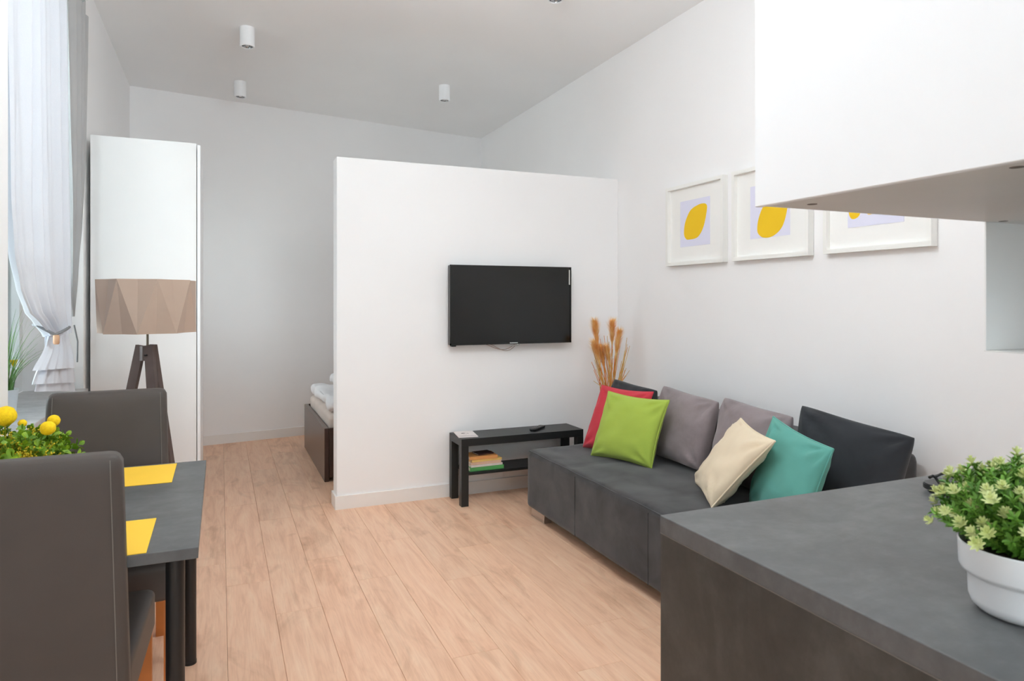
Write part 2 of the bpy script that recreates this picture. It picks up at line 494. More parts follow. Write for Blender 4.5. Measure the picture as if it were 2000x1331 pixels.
def added_rear_window(y):  # unseen window behind the camera, added to let in more daylight
    x0, x1, z0, z1 = W3; w = 0.075; n = 3; L = (x1 - x0 - 2 * w) / n
    fr = struct('added_window_3', boxes([(x0, x0 + w, y - 0.07, y, z0, z1), (x1 - w, x1, y - 0.07, y, z0, z1), (x0 + w, x1 - w, y - 0.07, y, z0, z0 + w), (x0 + w, x1 - w, y - 0.07, y, z1 - w, z1)]), 'pvc')
    for k in range(n):
        a = x0 + w + k * L + 0.004; b = a + L - 0.008; q_ = 0.07
        q = struct('window_sash', boxes([(a, a + q_, y - 0.05, y + 0.018, z0 + w, z1 - w), (b - q_, b, y - 0.05, y + 0.018, z0 + w, z1 - w), (a + q_, b - q_, y - 0.05, y + 0.018, z0 + w, z0 + w + q_), (a + q_, b - q_, y - 0.05, y + 0.018, z1 - w - q_, z1 - w)]), 'pvc', fr)
        struct('window_pane', boxes([(a + q_, b - q_, y - 0.026, y - 0.020, z0 + w + q_, z1 - w - q_)]), 'glass', q)
added_rear_window(-2.55)
window('added_window_2', W2[0], W2[1], 0.90, W2[3], -1.15, 1)  # hidden by the wardrobe, added to brighten the bedroom end
struct('trim_1', B(-1.05, -0.725, W1[0] + 0.002, W1[1] - 0.002, 0.82, 0.85, 0.004), 'sill')
struct('trim_2', B(-1.15, XL + 0.012, W2[0] + 0.002, W2[1] - 0.002, 0.87, 0.90, 0.004), 'sill')

# ------------------------------------------------------------------ upper kitchen cabinets
CY = 1.245
t = thing('wall_cabinet', 'white glossy wall cabinet cut off by the top right corner of the view', 'cabinet', (1.60, 0.83, 1.594))
part('body', boxes([(1.171, 2.05, 0.42, CY - 0.001, 1.594, 2.75)]), 'grey_melamine', t)
part('door', B(1.152, 1.170, 0.421, CY, 1.590, 2.75, 0.0015, 1), 'white_lacquer', t)
part('end_panel', boxes([(1.1705, 2.05, CY - 0.001, CY + 0.001, 1.5935, 2.75)]), 'white_lacquer', t)
for hx, hy in ((1.259, 1.176), (2.02, 1.215), (1.225, 0.715), (2.0, 0.60)):
    b = bmesh.new(); lathe(b, [(0.011, -0.0008), (0.011, 0.001)], (hx, hy, 1.594), 20)
    part('hole_cap', b, 'stitch', t, label='dark round fitting hole')
t = thing('open_niche', 'pale grey open niche hanging under the white wall cabinet at the right edge', 'shelf', (2.16, 0.83, 1.227))
part('end_panel', B(1.984, 2.338, CY - 0.006, CY, 1.230, 1.593, 0.001, 1), 'white_melamine', t)
part('bottom_panel', boxes([(1.984, 2.338, 0.42, CY, 1.227, 1.230)]), 'grey_melamine', t)
part('side_panel', boxes([(1.984, 2.338, 0.42, 0.438, 1.230, 1.593)]), 'white_melamine', t)
part('back_panel', boxes([(2.325, 2.338, 0.438, CY - 0.006, 1.230, 1.593)]), 'white_melamine', t)
part('top_panel', boxes([(2.052, 2.338, 0.42, CY, 1.594, 1.61)]), 'grey_melamine', t)

# ------------------------------------------------------------------ counter
single('worktop', B(0.885, 2.338, -0.9, CY, 0.862, 0.90, 0.0012, 1), 'concrete', 'dark grey concrete look worktop of the kitchen counter in the foreground', 'worktop')
t = thing('counter_base', 'dark brown grey laminate base carrying the worktop in the right foreground', 'cabinet', (1.6, 0.2, 0))
part('side_panel', B(0.886, 0.904, -0.9, CY - 0.001, 0.0, 0.8605, 0.0008, 1), 'concrete_brown', t)
part('end_panel', B(0.905, 2.338, CY - 0.019, CY - 0.001, 0.0, 0.8605, 0.0008, 1), 'concrete_brown', t)
part('body', boxes([(0.905, 2.338, -0.9, CY - 0.02, 0.0, 0.8595)]), 'grey_melamine', t)
part('edge_strip', boxes([(0.8855, 0.904, -0.9, CY - 0.0005, 0.8605, 0.8618)]), 'joint', t, label='thin light joint under the worktop')

# ------------------------------------------------------------------ sofa
t = thing('sofa', 'charcoal suede sofa along the right wall under three pictures', 'sofa', (2.3, 3.0, 0))
def sofa_disp(co, n):
    p = co.copy()
    if n.z > 0.3:
        k = noise.noise(Vector((p.x * 3, p.y * 2.2, 0.3))) * 0.010 + noise.noise(Vector((p.x * 9 + p.y * 2, p.y * 5 - p.x * 3, 1.7))) * 0.0045
        p.z += k + 0.006 * math.sin((p.x - 1.8) / 0.75 * PI)
        for yy in (3.45, 2.95, 2.45):
            p.z -= 0.006 * math.exp(-((p.y - yy) / 0.03) ** 2)
    elif n.x < -0.3:
        p.x += noise.noise(Vector((1.0, p.y * 3, p.z * 5))) * 0.006
        for yy in (3.32, 2.62):
            p.x += 0.003 * math.exp(-((p.y - yy) / 0.012) ** 2)
    return p
body = part('seat', rounded(1.795, 2.66, 2.03, 3.97, 0.055, 0.422, 0.035, 46, sofa_disp), 'suede', t, 'all')
bk = part('backrest', rounded(2.60, 2.815, 2.03, 3.97, 0.055, 0.715, 0.05, 20), 'suede', t, 'all')
for yy in (3.32, 2.62):
    b = bmesh.new(); tube(b, [(1.7975, yy, 0.07), (1.7965, yy, 0.25), (1.7975, yy, 0.40)], 0.0025, 6)
    part('seam', b, 'suede', body)
b = bmesh.new(); tube(b, [(1.8065, 3.94 - 0.1 * k, 0.4135 + 0.002 * math.sin(k * 1.7)) for k in range(19)], 0.004, 6)
part('seam', b, 'suede', body)
for fx, fy in ((1.84, 3.82), (1.84, 2.12), (2.72, 3.82), (2.72, 2.12)):
    part('foot', B(fx - 0.02, fx + 0.035, fy - 0.06, fy + 0.12, 0.0, 0.058, 0.003, 1), 'chrome', t, label='low chrome foot')

# ------------------------------------------------------------------ cushions (corner points in the room)
def cushion(name, mat, BLc, BRc, TLc, TRc, th, label, pull=0.07, piping=None, seed=0, wr=0.009, power=0.36):
    rc = 0.05 if piping is None else 0.012
    bl, br, tl, tr = map(Vector, (BLc, BRc, TLc, TRc))
    base = (bl + br + tl + tr) / 4; base.z = min(bl.z, br.z)
    n = (br - bl).cross(tl - bl).normalized()
    if n.x > 0: n = -n
    N = 30
    def pt(s, q, side):
        s2 = s * (1 - pull * (1 - q * q) * abs(s)); q2 = q * (1 - pull * (1 - s * s) * abs(q))
        k_ = 1 - rc * (s * s * q * q) ** 2
        a = (s2 * k_ + 1) / 2; b = (q2 * k_ + 1) / 2
        p = bl * (1 - a) * (1 - b) + br * a * (1 - b) + tl * (1 - a) * b + tr * a * b
        w = max(0.0, (1 - s * s) * (1 - q * q))
        e = th * (w ** power) * (1 - 0.16 * q)
        edge = math.exp(-((1 - max(abs(s), abs(q))) / 0.25) ** 2) * min(1, w * 12)
        ang = s if abs(q) > abs(s) else q
        e += edge * wr * 0.7 * noise.noise(Vector((ang * 3.5, seed * 3.1 + side, (1.0 if abs(q) > abs(s) else 2.0) + math.copysign(1, s if abs(s) > abs(q) else q) * 4)))
        cd = min(math.hypot(1 - abs(s), 1 - abs(q)), 1.0); ca = math.atan2(1 - abs(q), 1 - abs(s) + 1e-6)
        e += wr * 1.1 * math.sin(ca * 9 + seed) * math.exp(-((cd - 0.35) / 0.25) ** 2) * min(1, w * 8)
        e += wr * noise.noise(Vector((s * 2.1 + seed, q * 2.3, side * 5))) * min(1, w * 3)
        e += wr * 0.5 * noise.noise(Vector((s * 5 + q * 3 + seed, q * 5 - s, side * 5 + 9))) * min(1, w * 3)
        return p + n * e * side
    bm = bmesh.new(); g = {}
    for side in (1, -1):
        for i in range(N + 1):
            for j in range(N + 1):
                s = math.sin((i / N - 0.5) * PI); q = math.sin((j / N - 0.5) * PI)
                bd = i in (0, N) or j in (0, N)
                if side == -1 and bd: g[(side, i, j)] = g[(1, i, j)]
                else: g[(side, i, j)] = bm.verts.new(pt(s, q, side))
        for i in range(N):
            for j in range(N):
                bm.faces.new((g[(side, i, j)], g[(side, i + 1, j)], g[(side, i + 1, j + 1)], g[(side, i, j + 1)]))
    root = thing(name, label, 'cushion', base, None)
    part('cover', bm, mat, root, 'all')
    if piping:
        loop = [(i, 0) for i in range(N)] + [(N, j) for j in range(N)] + [(N - i, N) for i in range(N)] + [(0, N - j) for j in range(N)]
        pts = [pt(math.sin((i / N - 0.5) * PI), math.sin((j / N - 0.5) * PI), 1) for i, j in loop]
        b = bmesh.new(); tube(b, pts, piping, 6, closed=True)
        part('piping', b, mat, root, 'all')
    return root
cushion('back_cushion', 'char_cushion', (2.40, 4.0, .43), (2.40, 3.53, .43), (2.50, 4.05, .840), (2.51, 3.545, .817), 0.075, 'charcoal back cushion at the corner end, mostly hidden behind the red cushion', 0.06, None, 1)
cushion('back_cushion', 'grey_cushion', (2.42, 3.46, .43), (2.41, 3.00, .43), (2.52, 3.510, .855), (2.52, 2.985, .822), 0.085, 'taupe velvet back cushion right beside the lime green cushion', 0.06, None, 2)
cushion('back_cushion', 'grey_cushion', (2.41, 2.94, .43), (2.40, 2.46, .43), (2.52, 2.955, .855), (2.52, 2.455, .822), 0.085, 'taupe velvet back cushion behind the cream cushion', 0.06, None, 3)
cushion('back_cushion', 'char_cushion', (2.42, 2.41, .43), (2.55, 1.96, .43), (2.54, 2.445, .885), (2.69, 1.955, .800), 0.085, 'large charcoal back cushion at the counter end of the sofa', 0.06, None, 4)
cushion('throw_cushion', 'red_cushion', (2.144, 3.854, .428), (2.27, 3.45, .43), (2.27, 3.825, .826), (2.40, 3.437, .822), 0.06, 'coral red cushion half hidden behind the lime green one', 0.075, 0.0035, 5)
cushion('throw_cushion', 'green_cushion', (2.083, 3.642, .425), (2.229, 3.212, .425), (2.205, 3.64, .812), (2.335, 3.19, .808), 0.07, 'lime green cushion standing in front of the red one', 0.085, 0.0045, 6, 0.008)
cushion('throw_cushion', 'teal_cushion', (2.281, 2.502, .425), (2.18, 2.07, .425), (2.40, 2.473, .825), (2.30, 2.037, .765), 0.06, 'teal cushion between the cream cushion and the large charcoal one', 0.075, 0.0045, 7)
cushion('throw_cushion', 'cream_cushion', (2.263, 2.873, .425), (2.056, 2.494, .425), (2.40, 2.69, .782), (2.20, 2.252, .765), 0.062, 'cream cotton cushion tilted against the teal cushion', 0.08, 0.0045, 8, 0.010)

# ------------------------------------------------------------------ pictures
def blob_outline(pts, n=48):
    """closed smooth outline through control points (y, z)"""
    out = []; K = len(pts)
    for i in range(K):
        p0, p1, p2, p3 = pts[i - 1], pts[i], pts[(i + 1) % K], pts[(i + 2) % K]
        for k in range(n // K):
            u = k / (n // K)
            out.append(tuple(0.5 * ((2 * b) + (-a + c) * u + (2 * a - 5 * b + 4 * c - e) * u * u + (-a + 3 * b - 3 * c + e) * u ** 3) for a, b, c, e in zip(p0, p1, p2, p3)))
    return out
def slab(bm, outline, x0, x1):
    a = [bm.verts.new((x0, y, z)) for y, z in outline]; b = [bm.verts.new((x1, y, z)) for y, z in outline]
    bm.faces.new(a); bm.faces.new(b[::-1])
    for k in range(len(a)): bm.faces.new((a[k], a[(k + 1) % len(a)], b[(k + 1) % len(a)], b[k]))
def picture(y0, y1, blobs, label):
    z0, z1 = 1.607, 2.140; w = 0.022; xf = 2.808; xb = XR - 0.002
    t = thing('framed_picture', label, 'picture', (XR, (y0 + y1) / 2, z0), 'framed yellow prints above the sofa')
    fr = bmesh.new()
    o = [(y0, z0), (y1, z0), (y1, z1), (y0, z1)]; i_ = [(y0 + w, z0 + w), (y1 - w, z0 + w), (y1 - w, z1 - w), (y0 + w, z1 - w)]
    rings = [[fr.verts.new((x, y, z)) for y, z in r] for x, r in ((xb, o), (xf, o), (xf, i_), (xb, i_))]
    for a, b in zip(rings, rings[1:] + rings[:1]):
        for k in range(4): fr.faces.new((a[k], a[(k + 1) % 4], b[(k + 1) % 4], b[k]))
    part('frame', fr, 'frame_white', t)
    part('mat_board', boxes([(2.834, 2.840, y0 + w, y1 - w, z0 + w, z1 - w)]), 'mat_board', t)
    c = (y0 + y1) / 2 + 0.008
    pr = part('print', boxes([(2.8325, 2.834, c - 0.15, c + 0.15, 1.728, 2.032)]), 'lilac_paper', t, label='pale lilac sheet')
    for bl in blobs:
        b = bmesh.new(); slab(b, [(c + y, z) for y, z in bl], 2.8315, 2.8325)
        part('yellow_shape', b, 'yellow_print', pr, label='flat yellow rounded shape')
lemon1 = blob_outline([(y - 3.6025, z) for y, z in ((3.712, 1.815), (3.690, 1.780), (3.656, 1.773), (3.571, 1.783), (3.513, 1.847), (3.481, 1.950), (3.486, 1.982), (3.515, 1.993), (3.568, 1.990), (3.646, 1.963), (3.699, 1.89))], 66)
lemon2 = blob_outline([(y - 2.947, z) for y, z in ((3.040, 1.775), (3.022, 1.745), (2.985, 1.728), (2.917, 1.733), (2.850, 1.78), (2.815, 1.875), (2.818, 1.935), (2.850, 1.962), (2.92, 1.955), (2.99, 1.91), (3.03, 1.84))], 66)
picture(3.305, 3.884, [lemon1], 'white box frame with one yellow shape, farthest from the white wall cabinet')
picture(2.650, 3.228, [lemon2], 'white box frame with one yellow shape, middle of the three pictures')
lem3 = [blob_outline([(0.118 + dy, 1.80 + dz), (0.095 + dy, 1.768 + dz), (0.055 + dy, 1.79 + dz), (0.05 + dy, 1.88 + dz), (0.085 + dy, 1.93 + dz), (0.115 + dy, 1.88 + dz)], 36) for dy, dz in ((0.025, 0), (-0.065, 0.012), (-0.155, 0.03))]
picture(1.983, 2.556, lem3, 'white box frame mostly hidden behind the wall cabinet')

# ------------------------------------------------------------------ television
t = thing('television', 'black flat screen television mounted on the white half-height partition', 'television', (1.925, 4.53, 1.06))
part('housing', B(1.455, 2.395, 4.488, 4.535, 1.063, 1.618, 0.004), 'black_gloss', t)
fr = bmesh.new()
for q in ((1.453, 2.397, 1.061, 1.075), (1.453, 2.397, 1.612, 1.620), (1.453, 1.460, 1.061, 1.620), (2.390, 2.397, 1.061, 1.620)):
    box(fr, q[0], q[1], 4.482, 4.4885, q[2], q[3])
part('bezel', fr, 'black_gloss', t)
part('screen', boxes([(1.460, 2.390, 4.4865, 4.4885, 1.075, 1.612)]), 'screen', t)
part('brand_mark', boxes([(1.900, 1.962, 4.4800, 4.482, 1.066, 1.0725)]), 'silver', t, label='small silver mark')
lg = bmesh.new()
for k in range(9):
    a = PI * k / 8; 
tube(lg, [(1.932 - 0.046 * math.cos(PI * k / 8), 4.484, 1.0610 - 0.011 * math.sin(PI * k / 8)) for k in range(9)], 0.004, 6)
part('logo_lip', lg, 'silver', t, label='curved silver lip')
part('sticker', boxes([(2.378, 2.388, 4.4855, 4.4865, 1.49, 1.60)]), 'silver', t, label='pale upright sticker')
part('sensor_foot', B(1.465, 1.50, 4.49, 4.52, 1.052, 1.064, 0.002, 1), 'black_gloss', t)
part('wall_bracket', boxes([(1.75, 2.1, 4.535, 4.559, 1.2, 1.5)]), 'black_metal', t)
b = bmesh.new(); tube(b, [(1.72 + 0.26 * k / 12, 4.545, 1.065 - 0.047 * math.sin(PI * (k / 12) ** 1.3)) for k in range(13)], 0.0025, 6)
part('cable', b, 'cable', t, True, label='thin pale cable sagging below the screen')
b = bmesh.new(); tube(b, [(1.74 + 0.25 * k / 12, 4.548, 1.066 - 0.058 * math.sin(PI * (k / 12) ** 1.6)) for k in range(13)], 0.0022, 6)
part('cable', b, 'cable', t, True, label='thin pale cable sagging below the screen')

# ------------------------------------------------------------------ bench
t = thing('tv_bench', 'low black bench with a shelf under the television', 'bench', (1.93, 4.41, 0))
X0, X1, Y0, Y1 = 1.468, 2.388, 4.282, 4.542
part('top', B(X0, X1, Y0, Y1, 0.40, 0.45, 0.0012, 1), 'black', t)
for x in (X0, X1 - 0.05):
    for y in (Y0, Y1 - 0.05):
        part('leg', B(x, x + 0.05, y, y + 0.05, 0, 0.40, 0.001, 1), 'black', t)
part('shelf', B(X0 + 0.05, X1 - 0.05, Y0 + 0.012, Y1 - 0.012, 0.203, 0.221, 0.001, 1), 'black', t)
# books on the shelf
def book(x0, x1, y0, y1, z0, z1, mat, label, rz=0):
    c = Vector(((x0 + x1) / 2, (y0 + y1) / 2, z0)); hx, hy, h = (x1 - x0) / 2, (y1 - y0) / 2, z1 - z0
    t = thing('book', label, 'book', c, 'books stacked on the bench shelf')
    t.rotation_euler.z = R(rz)
    b = bmesh.new(); e = 0.002
    for q in ((-hx, hx, -hy, hy, 0, e), (-hx, hx, -hy, hy, h - e, h), (-hx, hx, -hy, -hy + e, e, h - e)): box(b, *q)
    bmesh.ops.translate(b, verts=list(b.verts), vec=c)
    part('cover', b, mat, t)
    b = boxes([(-hx + 0.004, hx - 0.004, -hy + e, hy - 0.004, e, h - e)]); bmesh.ops.translate(b, verts=list(b.verts), vec=c)
    part('pages', b, 'paper', t)
zb = 0.2215
for (x0, x1, h, mat, lab, rz) in ((1.54, 1.785, 0.026, 'book_green', 'green spined book at the bottom of the stack', 0),
                                (1.545, 1.775, 0.015, 'book_white', 'white book lying on the green book', 1),
                                (1.548, 1.765, 0.018, 'book_pink', 'pale pink book in the middle of the stack', -1),
                                (1.55, 1.770, 0.014, 'book_yellow', 'thin yellowish book under the orange one', 2),
                                (1.54, 1.740, 0.022, 'book_orange', 'orange book near the top of the stack', -2)):
    book(x0, x1, 4.315, 4.455, zb, zb + h, mat, lab, rz); zb += h + 0.0006
book(1.60, 1.72, 4.345, 4.44, zb, zb + 0.009, 'book_dark', 'small dark covered book on top of the stack', 8)

t = thing('booklet', 'pale booklet with a sketch on its cover lying on the black bench', 'booklet', (1.545, 4.42, 0.4505))
t.rotation_euler.z = R(-8)
part('cover', B(1.478, 1.612, 4.318, 4.518, 0.4505, 0.4575, 0.0008, 1), 'booklet', t)
b = bmesh.new(); box(b, 1.482, 1.608, 4.350, 4.3535, 0.4575, 0.4579); box(b, 1.490, 1.60, 4.340, 4.342, 0.4575, 0.4579)
for k in range(9):
    a = 2 * PI * k / 9; box(b, 1.54 + 0.022 * math.cos(a), 1.546 + 0.022 * math.cos(a), 4.43 + 0.02 * math.sin(a), 4.436 + 0.02 * math.sin(a), 0.4575, 0.4579)
box(b, 1.517, 1.541, 4.432, 4.448, 0.4575, 0.4579)
part('cover_print', b, 'ink', t, label='grey sketch and line')

t = thing('remote_control', 'black remote control lying on the bench', 'remote', (2.085, 4.41, 0.4505))
t.rotation_euler.z = R(-51)
part('case', B(2.063, 2.107, 4.325, 4.495, 0.4505, 0.468, 0.005, 2), 'black_gloss', t, True)
for i in range(5):
    for j in range(3):
        b = bmesh.new(); lathe(b, [(0.004, 0), (0.004, 0.0015)], (2.073 + 0.012 * j, 4.35 + 0.028 * i, 0.468), 10)
        part('button', b, 'stitch', t)

# ------------------------------------------------------------------ dried grass in the corner
t = thing('dried_grass_vase', 'tall vase of orange dried plumes in the corner behind the sofa', 'vase', (2.62, 4.26, 0))
b = bmesh.new(); lathe(b, [(0.06, 0.0), (0.085, 0.03), (0.10, 0.20), (0.085, 0.42), (0.055, 0.52), (0.062, 0.56)], (2.62, 4.26, 0), 32, True, False)
part('vase', b, 'pot_white', t, True)
random.seed(9)
SR = Vector((math.cos(R(23.16)), -math.sin(R(23.16)), 0)); SF = Vector((math.sin(R(23.16)), math.cos(R(23.16)), 0))
def gp(lat, z, dep=0): return Vector((2.62, 4.26, 0)) + SR * lat + SF * dep + Vector((0, 0, z))
plumes = [(-0.105, 1.02, -0.135, 1.245, 0.02, 0.034), (-0.088, 0.87, -0.150, 1.10, -0.03, 0.032), (-0.060, 0.86, -0.095, 1.06, 0.0, 0.030),
          (-0.018, 0.875, -0.058, 1.06, -0.03, 0.027), (-0.002, 1.02, 0.000, 1.245, 0.03, 0.034), (0.012, 0.93, 0.050, 1.175, -0.01, 0.030)]
for k, (l0, z0, l1, z1, dp, rr) in enumerate(plumes):
    b = bmesh.new(); tube(b, [gp(-0.02 + 0.01 * k - 0.03, 0.45, dp * .3), gp(l0 * 0.75 - 0.01, 0.70, dp * .6), gp(l0, z0, dp), gp((l0 + l1) / 2, (z0 + z1) / 2, dp)], 0.0035, 6)
    st = part('stem', b, 'straw_orange', t, True)
    b = bmesh.new(); P0, P1 = gp(l0, z0, dp), gp(l1, z1, dp); ax = (P1 - P0); L = ax.length; ax.normalize()
    e1 = ax.cross(Vector((0, 1, 0.1))).normalized(); e2 = ax.cross(e1)
    for i in range(900):
        u = random.random() ** 0.8; ph = random.random() * 2 * PI
        w = rr * min(1.0, 0.12 + 1.25 * u) * (1.0 if u < 0.8 else 1.0 - (u - 0.8) * 1.6)
        s0 = P0 + ax * L * u * 0.82; out = (e1 * math.cos(ph) + e2 * math.sin(ph))
        s1 = s0 + ax * L * random.uniform(0.15, 0.30) + out * w * random.uniform(0.7, 1.9)
        side = ax.cross(out).normalized() * 0.0017
        q = [b.verts.new(s0 - side), b.verts.new(s0 + side), b.verts.new(s1 + out * 0.002)]
        b.faces.new(q)
    pm = part('plume', b, 'plume', st); pm['kind'] = 'stuff'
for k in range(52):
    l1 = random.uniform(-0.16, 0.12); z1 = random.uniform(0.85, 1.15) - abs(l1) * 0.4; dp = random.uniform(-0.06, 0.05)
    b = bmesh.new(); l0 = random.uniform(-0.05, 0.03)
    tube(b, [gp(l0, 0.45, dp * .3), gp(l0 * .6 + l1 * .4, 0.72, dp * .7), gp(l1, z1, dp)], 0.0042, 5, r1=0.0016)
    part('stalk', b, 'straw' if k % 3 else 'straw_orange', t, True)

# ------------------------------------------------------------------ bed behind the partition
t = thing('bed', 'dark brown bed frame showing behind the end of the partition', 'bed', (1.78, 5.95, 0))
part('footboard', B(0.72, 0.755, 5.28, 6.62, 0.0, 0.405, 0.003, 1), 'bed_brown', t)
part('side_rail', B(0.756, 2.83, 5.28, 5.31, 0.03, 0.405, 0.002, 1), 'bed_brown', t)
part('side_rail', B(0.756, 2.83, 6.59, 6.62, 0.03, 0.405, 0.002, 1), 'bed_brown', t)
part('headboard', B(2.80, 2.838, 5.28, 6.62, 0.0, 0.9, 0.003, 1), 'bed_brown', t)
part('base', boxes([(0.756, 2.80, 5.311, 6.589, 0.20, 0.34)]), 'bed_brown', t)
def puff(a, s):
    def f(co, n):
        k = noise.noise(Vector((co.x * s, co.y * s, co.z * s))) * a + noise.noise(Vector((co.x * s * 2.7, co.y * s * 2.7, co.z * 8 + 3))) * a * 0.5
        return co + n * k
    return f
single('mattress', rounded(0.765, 2.795, 5.325, 6.575, 0.3405, 0.50, 0.05, 30, puff(0.006, 6)), 'mattress', 'cream mattress lying in the dark bed frame', 'mattress', None, 'all')
def duvet_disp(co, n):
    p = co + n * (noise.noise(Vector((co.x * 5, co.y * 5, co.z * 6))) * 0.035 + noise.noise(Vector((co.x * 13, co.y * 11, co.z * 14 + 2))) * 0.014)
    p.z = max(p.z, 0.503)
    return p
single('duvet', rounded(0.775, 2.10, 5.34, 6.56, 0.515, 0.60, 0.04, 44, duvet_disp), 'linen', 'rumpled white duvet spread over the mattress', 'duvet', None, 'all')
single('folded_bedding', rounded(0.86, 1.55, 5.42, 6.10, 0.645, 0.735, 0.04, 30, duvet_disp), 'linen', 'folded white bedding lying on top of the duvet', 'bedding', None, 'all')

# ------------------------------------------------------------------ wardrobe
t = thing('wardrobe', 'tall white wardrobe standing behind the floor lamp', 'wardrobe', (-0.42, 5.2, 0))
part('side_panel', B(-0.722, -0.142, 4.77, 4.788, 0.0, 2.372, 0.001, 1), 'white_melamine', t)
part('side_panel', B(-0.722, -0.142, 5.50, 5.518, 0.0, 2.372, 0.001, 1), 'white_melamine', t)
part('top_panel', boxes([(-0.722, -0.142, 4.788, 5.50, 2.35, 2.368)]), 'white_melamine', t)
part('back_panel', boxes([(-0.722, -0.717, 4.788, 5.50, 0.06, 2.35)]), 'white_melamine', t)
part('plinth', boxes([(-0.17, -0.155, 4.788, 5.50, 0.0, 0.06)]), 'white_melamine', t)
part('door', B(-0.138, -0.119, 4.772, 5.516, 0.03, 2.362, 0.001, 1), 'white_lacquer', t)

# ------------------------------------------------------------------ floor lamp
LX, LY = -0.351, 4.011
t = thing('floor_lamp', 'tripod floor lamp with a faceted taupe shade beside the curtain', 'lamp', (LX, LY, 0))
b = bmesh.new(); n8 = 8; rs = 0.236; zt, zbm = 1.478, 1.205
va = math.atan2(-SF.y, -SF.x)      # towards the viewer
def ang(deg): return va + R(deg)
def rp(r, deg, z): return (LX + r * math.cos(ang(deg)), LY + r * math.sin(ang(deg)), z)
tp = [b.verts.new(rp(rs, -6 + 45 * k, zt)) for k in range(n8)]
bt = [b.verts.new(rp(rs * 0.985, 17 + 45 * k, zbm)) for k in range(n8)]
# each facet folds inward along its middle
for k in range(n8):
    k1 = (k + 1) % n8
    mt = b.verts.new((Vector(tp[k].co) + Vector(tp[k1].co)) / 2 - Vector((math.cos(ang(17 + 45 * k)), math.sin(ang(17 + 45 * k)), 0)) * 0.016)
    b.faces.new((tp[k], bt[k], mt)); b.faces.new((mt, bt[k], tp[k1]))
    mb = b.verts.new((Vector(bt[k].co) + Vector(bt[k1].co)) / 2 - Vector((math.cos(ang(39 + 45 * k)), math.sin(ang(39 + 45 * k)), 0)) * 0.016)
    b.faces.new((tp[k1], bt[k], mb)); b.faces.new((tp[k1], mb, bt[k1]))
part('lamp_shade', b, 'shade', t)
b = bmesh.new(); lathe(b, [(0.006, 1.07), (0.006, 1.33)], (LX, LY, 0), 12)
part('rod', b, 'rod', t, True)
b = bmesh.new(); lathe(b, [(0.02, 1.33), (0.02, 1.37), (0.03, 1.40), (0.022, 1.45)], (LX, LY, 0), 16)
part('bulb_socket', b, 'pot_white', t, True)
b = bmesh.new()
for k in range(3): tube(b, [(LX, LY, 1.33), rp(0.19, 20 + 120 * k, 1.25)], 0.003, 6)
part('shade_spider', b, 'rod', t)
for k, th in enumerate((-75, 45, 165)):
    b = bmesh.new(); p = rp(0.030, -th * -1, 1.138); q = rp(0.25, th, 0.0)
    tang = Vector((-math.sin(ang(th)), math.cos(ang(th)), 0))
    bar(b, p, q, 0.045, 0.026, tang if k == 2 else (SR * 1.0))
    part('leg', b, 'leg_brown', t)
b = bmesh.new(); lathe(b, [(0.042, 1.06), (0.04, 1.135)], (LX, LY, 0), 6)
part('hub', b, 'leg_brown', t)
b = bmesh.new(); tube(b, [Vector((LX, LY, 1.09)) + SR * 0.02 - SF * 0.045, Vector((LX, LY, 1.09)) + SR * 0.02 - SF * 0.062], 0.005, 10)
part('bolt', b, 'black_metal', t)

# ------------------------------------------------------------------ ceiling spots
def spot(x, y, label):
    t = thing('ceiling_spot', label, 'ceiling lamp', (x, y, H), 'white cylinder spots on the ceiling')
    b = bmesh.new(); lathe(b, [(0.050, 0), (0.050, -0.132), (0.047, -0.135), (0.040, -0.135), (0.038, -0.126)], (x, y, H), 32, True, False)
    part('housing', b, 'white_lacquer', t, True)
    b = bmesh.new(); lathe(b, [(0.037, -0.130), (0.034, -0.132), (0.031, -0.124), (0.024, -0.116), (0.0, -0.114)], (x, y, H), 32, False, False)
    part('reflector', b, 'lens', t, True)
    b = bmesh.new(); lathe(b, [(0.012, -0.128), (0.008, -0.116)], (x, y, H), 16)
    part('bulb', b, 'pot_white', t, True)
spot(0.173, 5.16, 'white cylinder ceiling spot nearest the viewer above the wardrobe')
spot(0.158, 6.455, 'white cylinder ceiling spot close to the back wall')
spot(1.839, 3.637, 'white cylinder ceiling spot barely peeking in at the top edge of the view')
spot(1.846, 5.856, 'white cylinder ceiling spot above the bed, right of the other two')

# ------------------------------------------------------------------ globe lamps added as fill light, unseen above the view
def glow_mat(strength):
    t = NT('fill_globe_glow'); v = t.coords()
    e = t.n('ShaderNodeEmission'); e.inputs[1].default_value = strength
    t.l(t.ramp(t.noise(v, 3), [(0, (0.875, 0.955, 1.0, 1)), (1, (0.885, 0.96, 1.0, 1))]), e.inputs[0]); t.l(e.outputs[0], t.out.inputs[0])
    return t.m
def fill_pendant(x, y, z, r, strength, label):
    M['glow'] = glow_mat(strength)
    t = thing('fill_lamp', label, 'ceiling lamp', (x, y, H), 'globe lamps added as fill light')
    b = bmesh.new(); lathe(b, [(0.05, 0), (0.05, -0.02), (0.01, -0.03)], (x, y, H), 24); part('canopy', b, 'white_lacquer', t, True)
    b = bmesh.new(); tube(b, [(x, y, H - 0.02), (x, y, z + r)], 0.003, 6); part('cord', b, 'black_metal', t)
    b = bmesh.new(); lathe(b, [(0.05, r - 0.01), (0.05, r + 0.02), (0.015, r + 0.06)], (x, y, z), 24); part('cap', b, 'white_lacquer', t, True)
    b = bmesh.new(); bmesh.ops.create_icosphere(b, subdivisions=3, radius=r, matrix=Matrix.Translation((x, y, z))); part('globe', b, 'glow', t, 'all', label='glowing globe added as fill light')
fill_pendant(0.90, 2.20, 2.66, 0.20, 21.5, 'added fill light, an opal globe pendant lamp hanging over the living area')
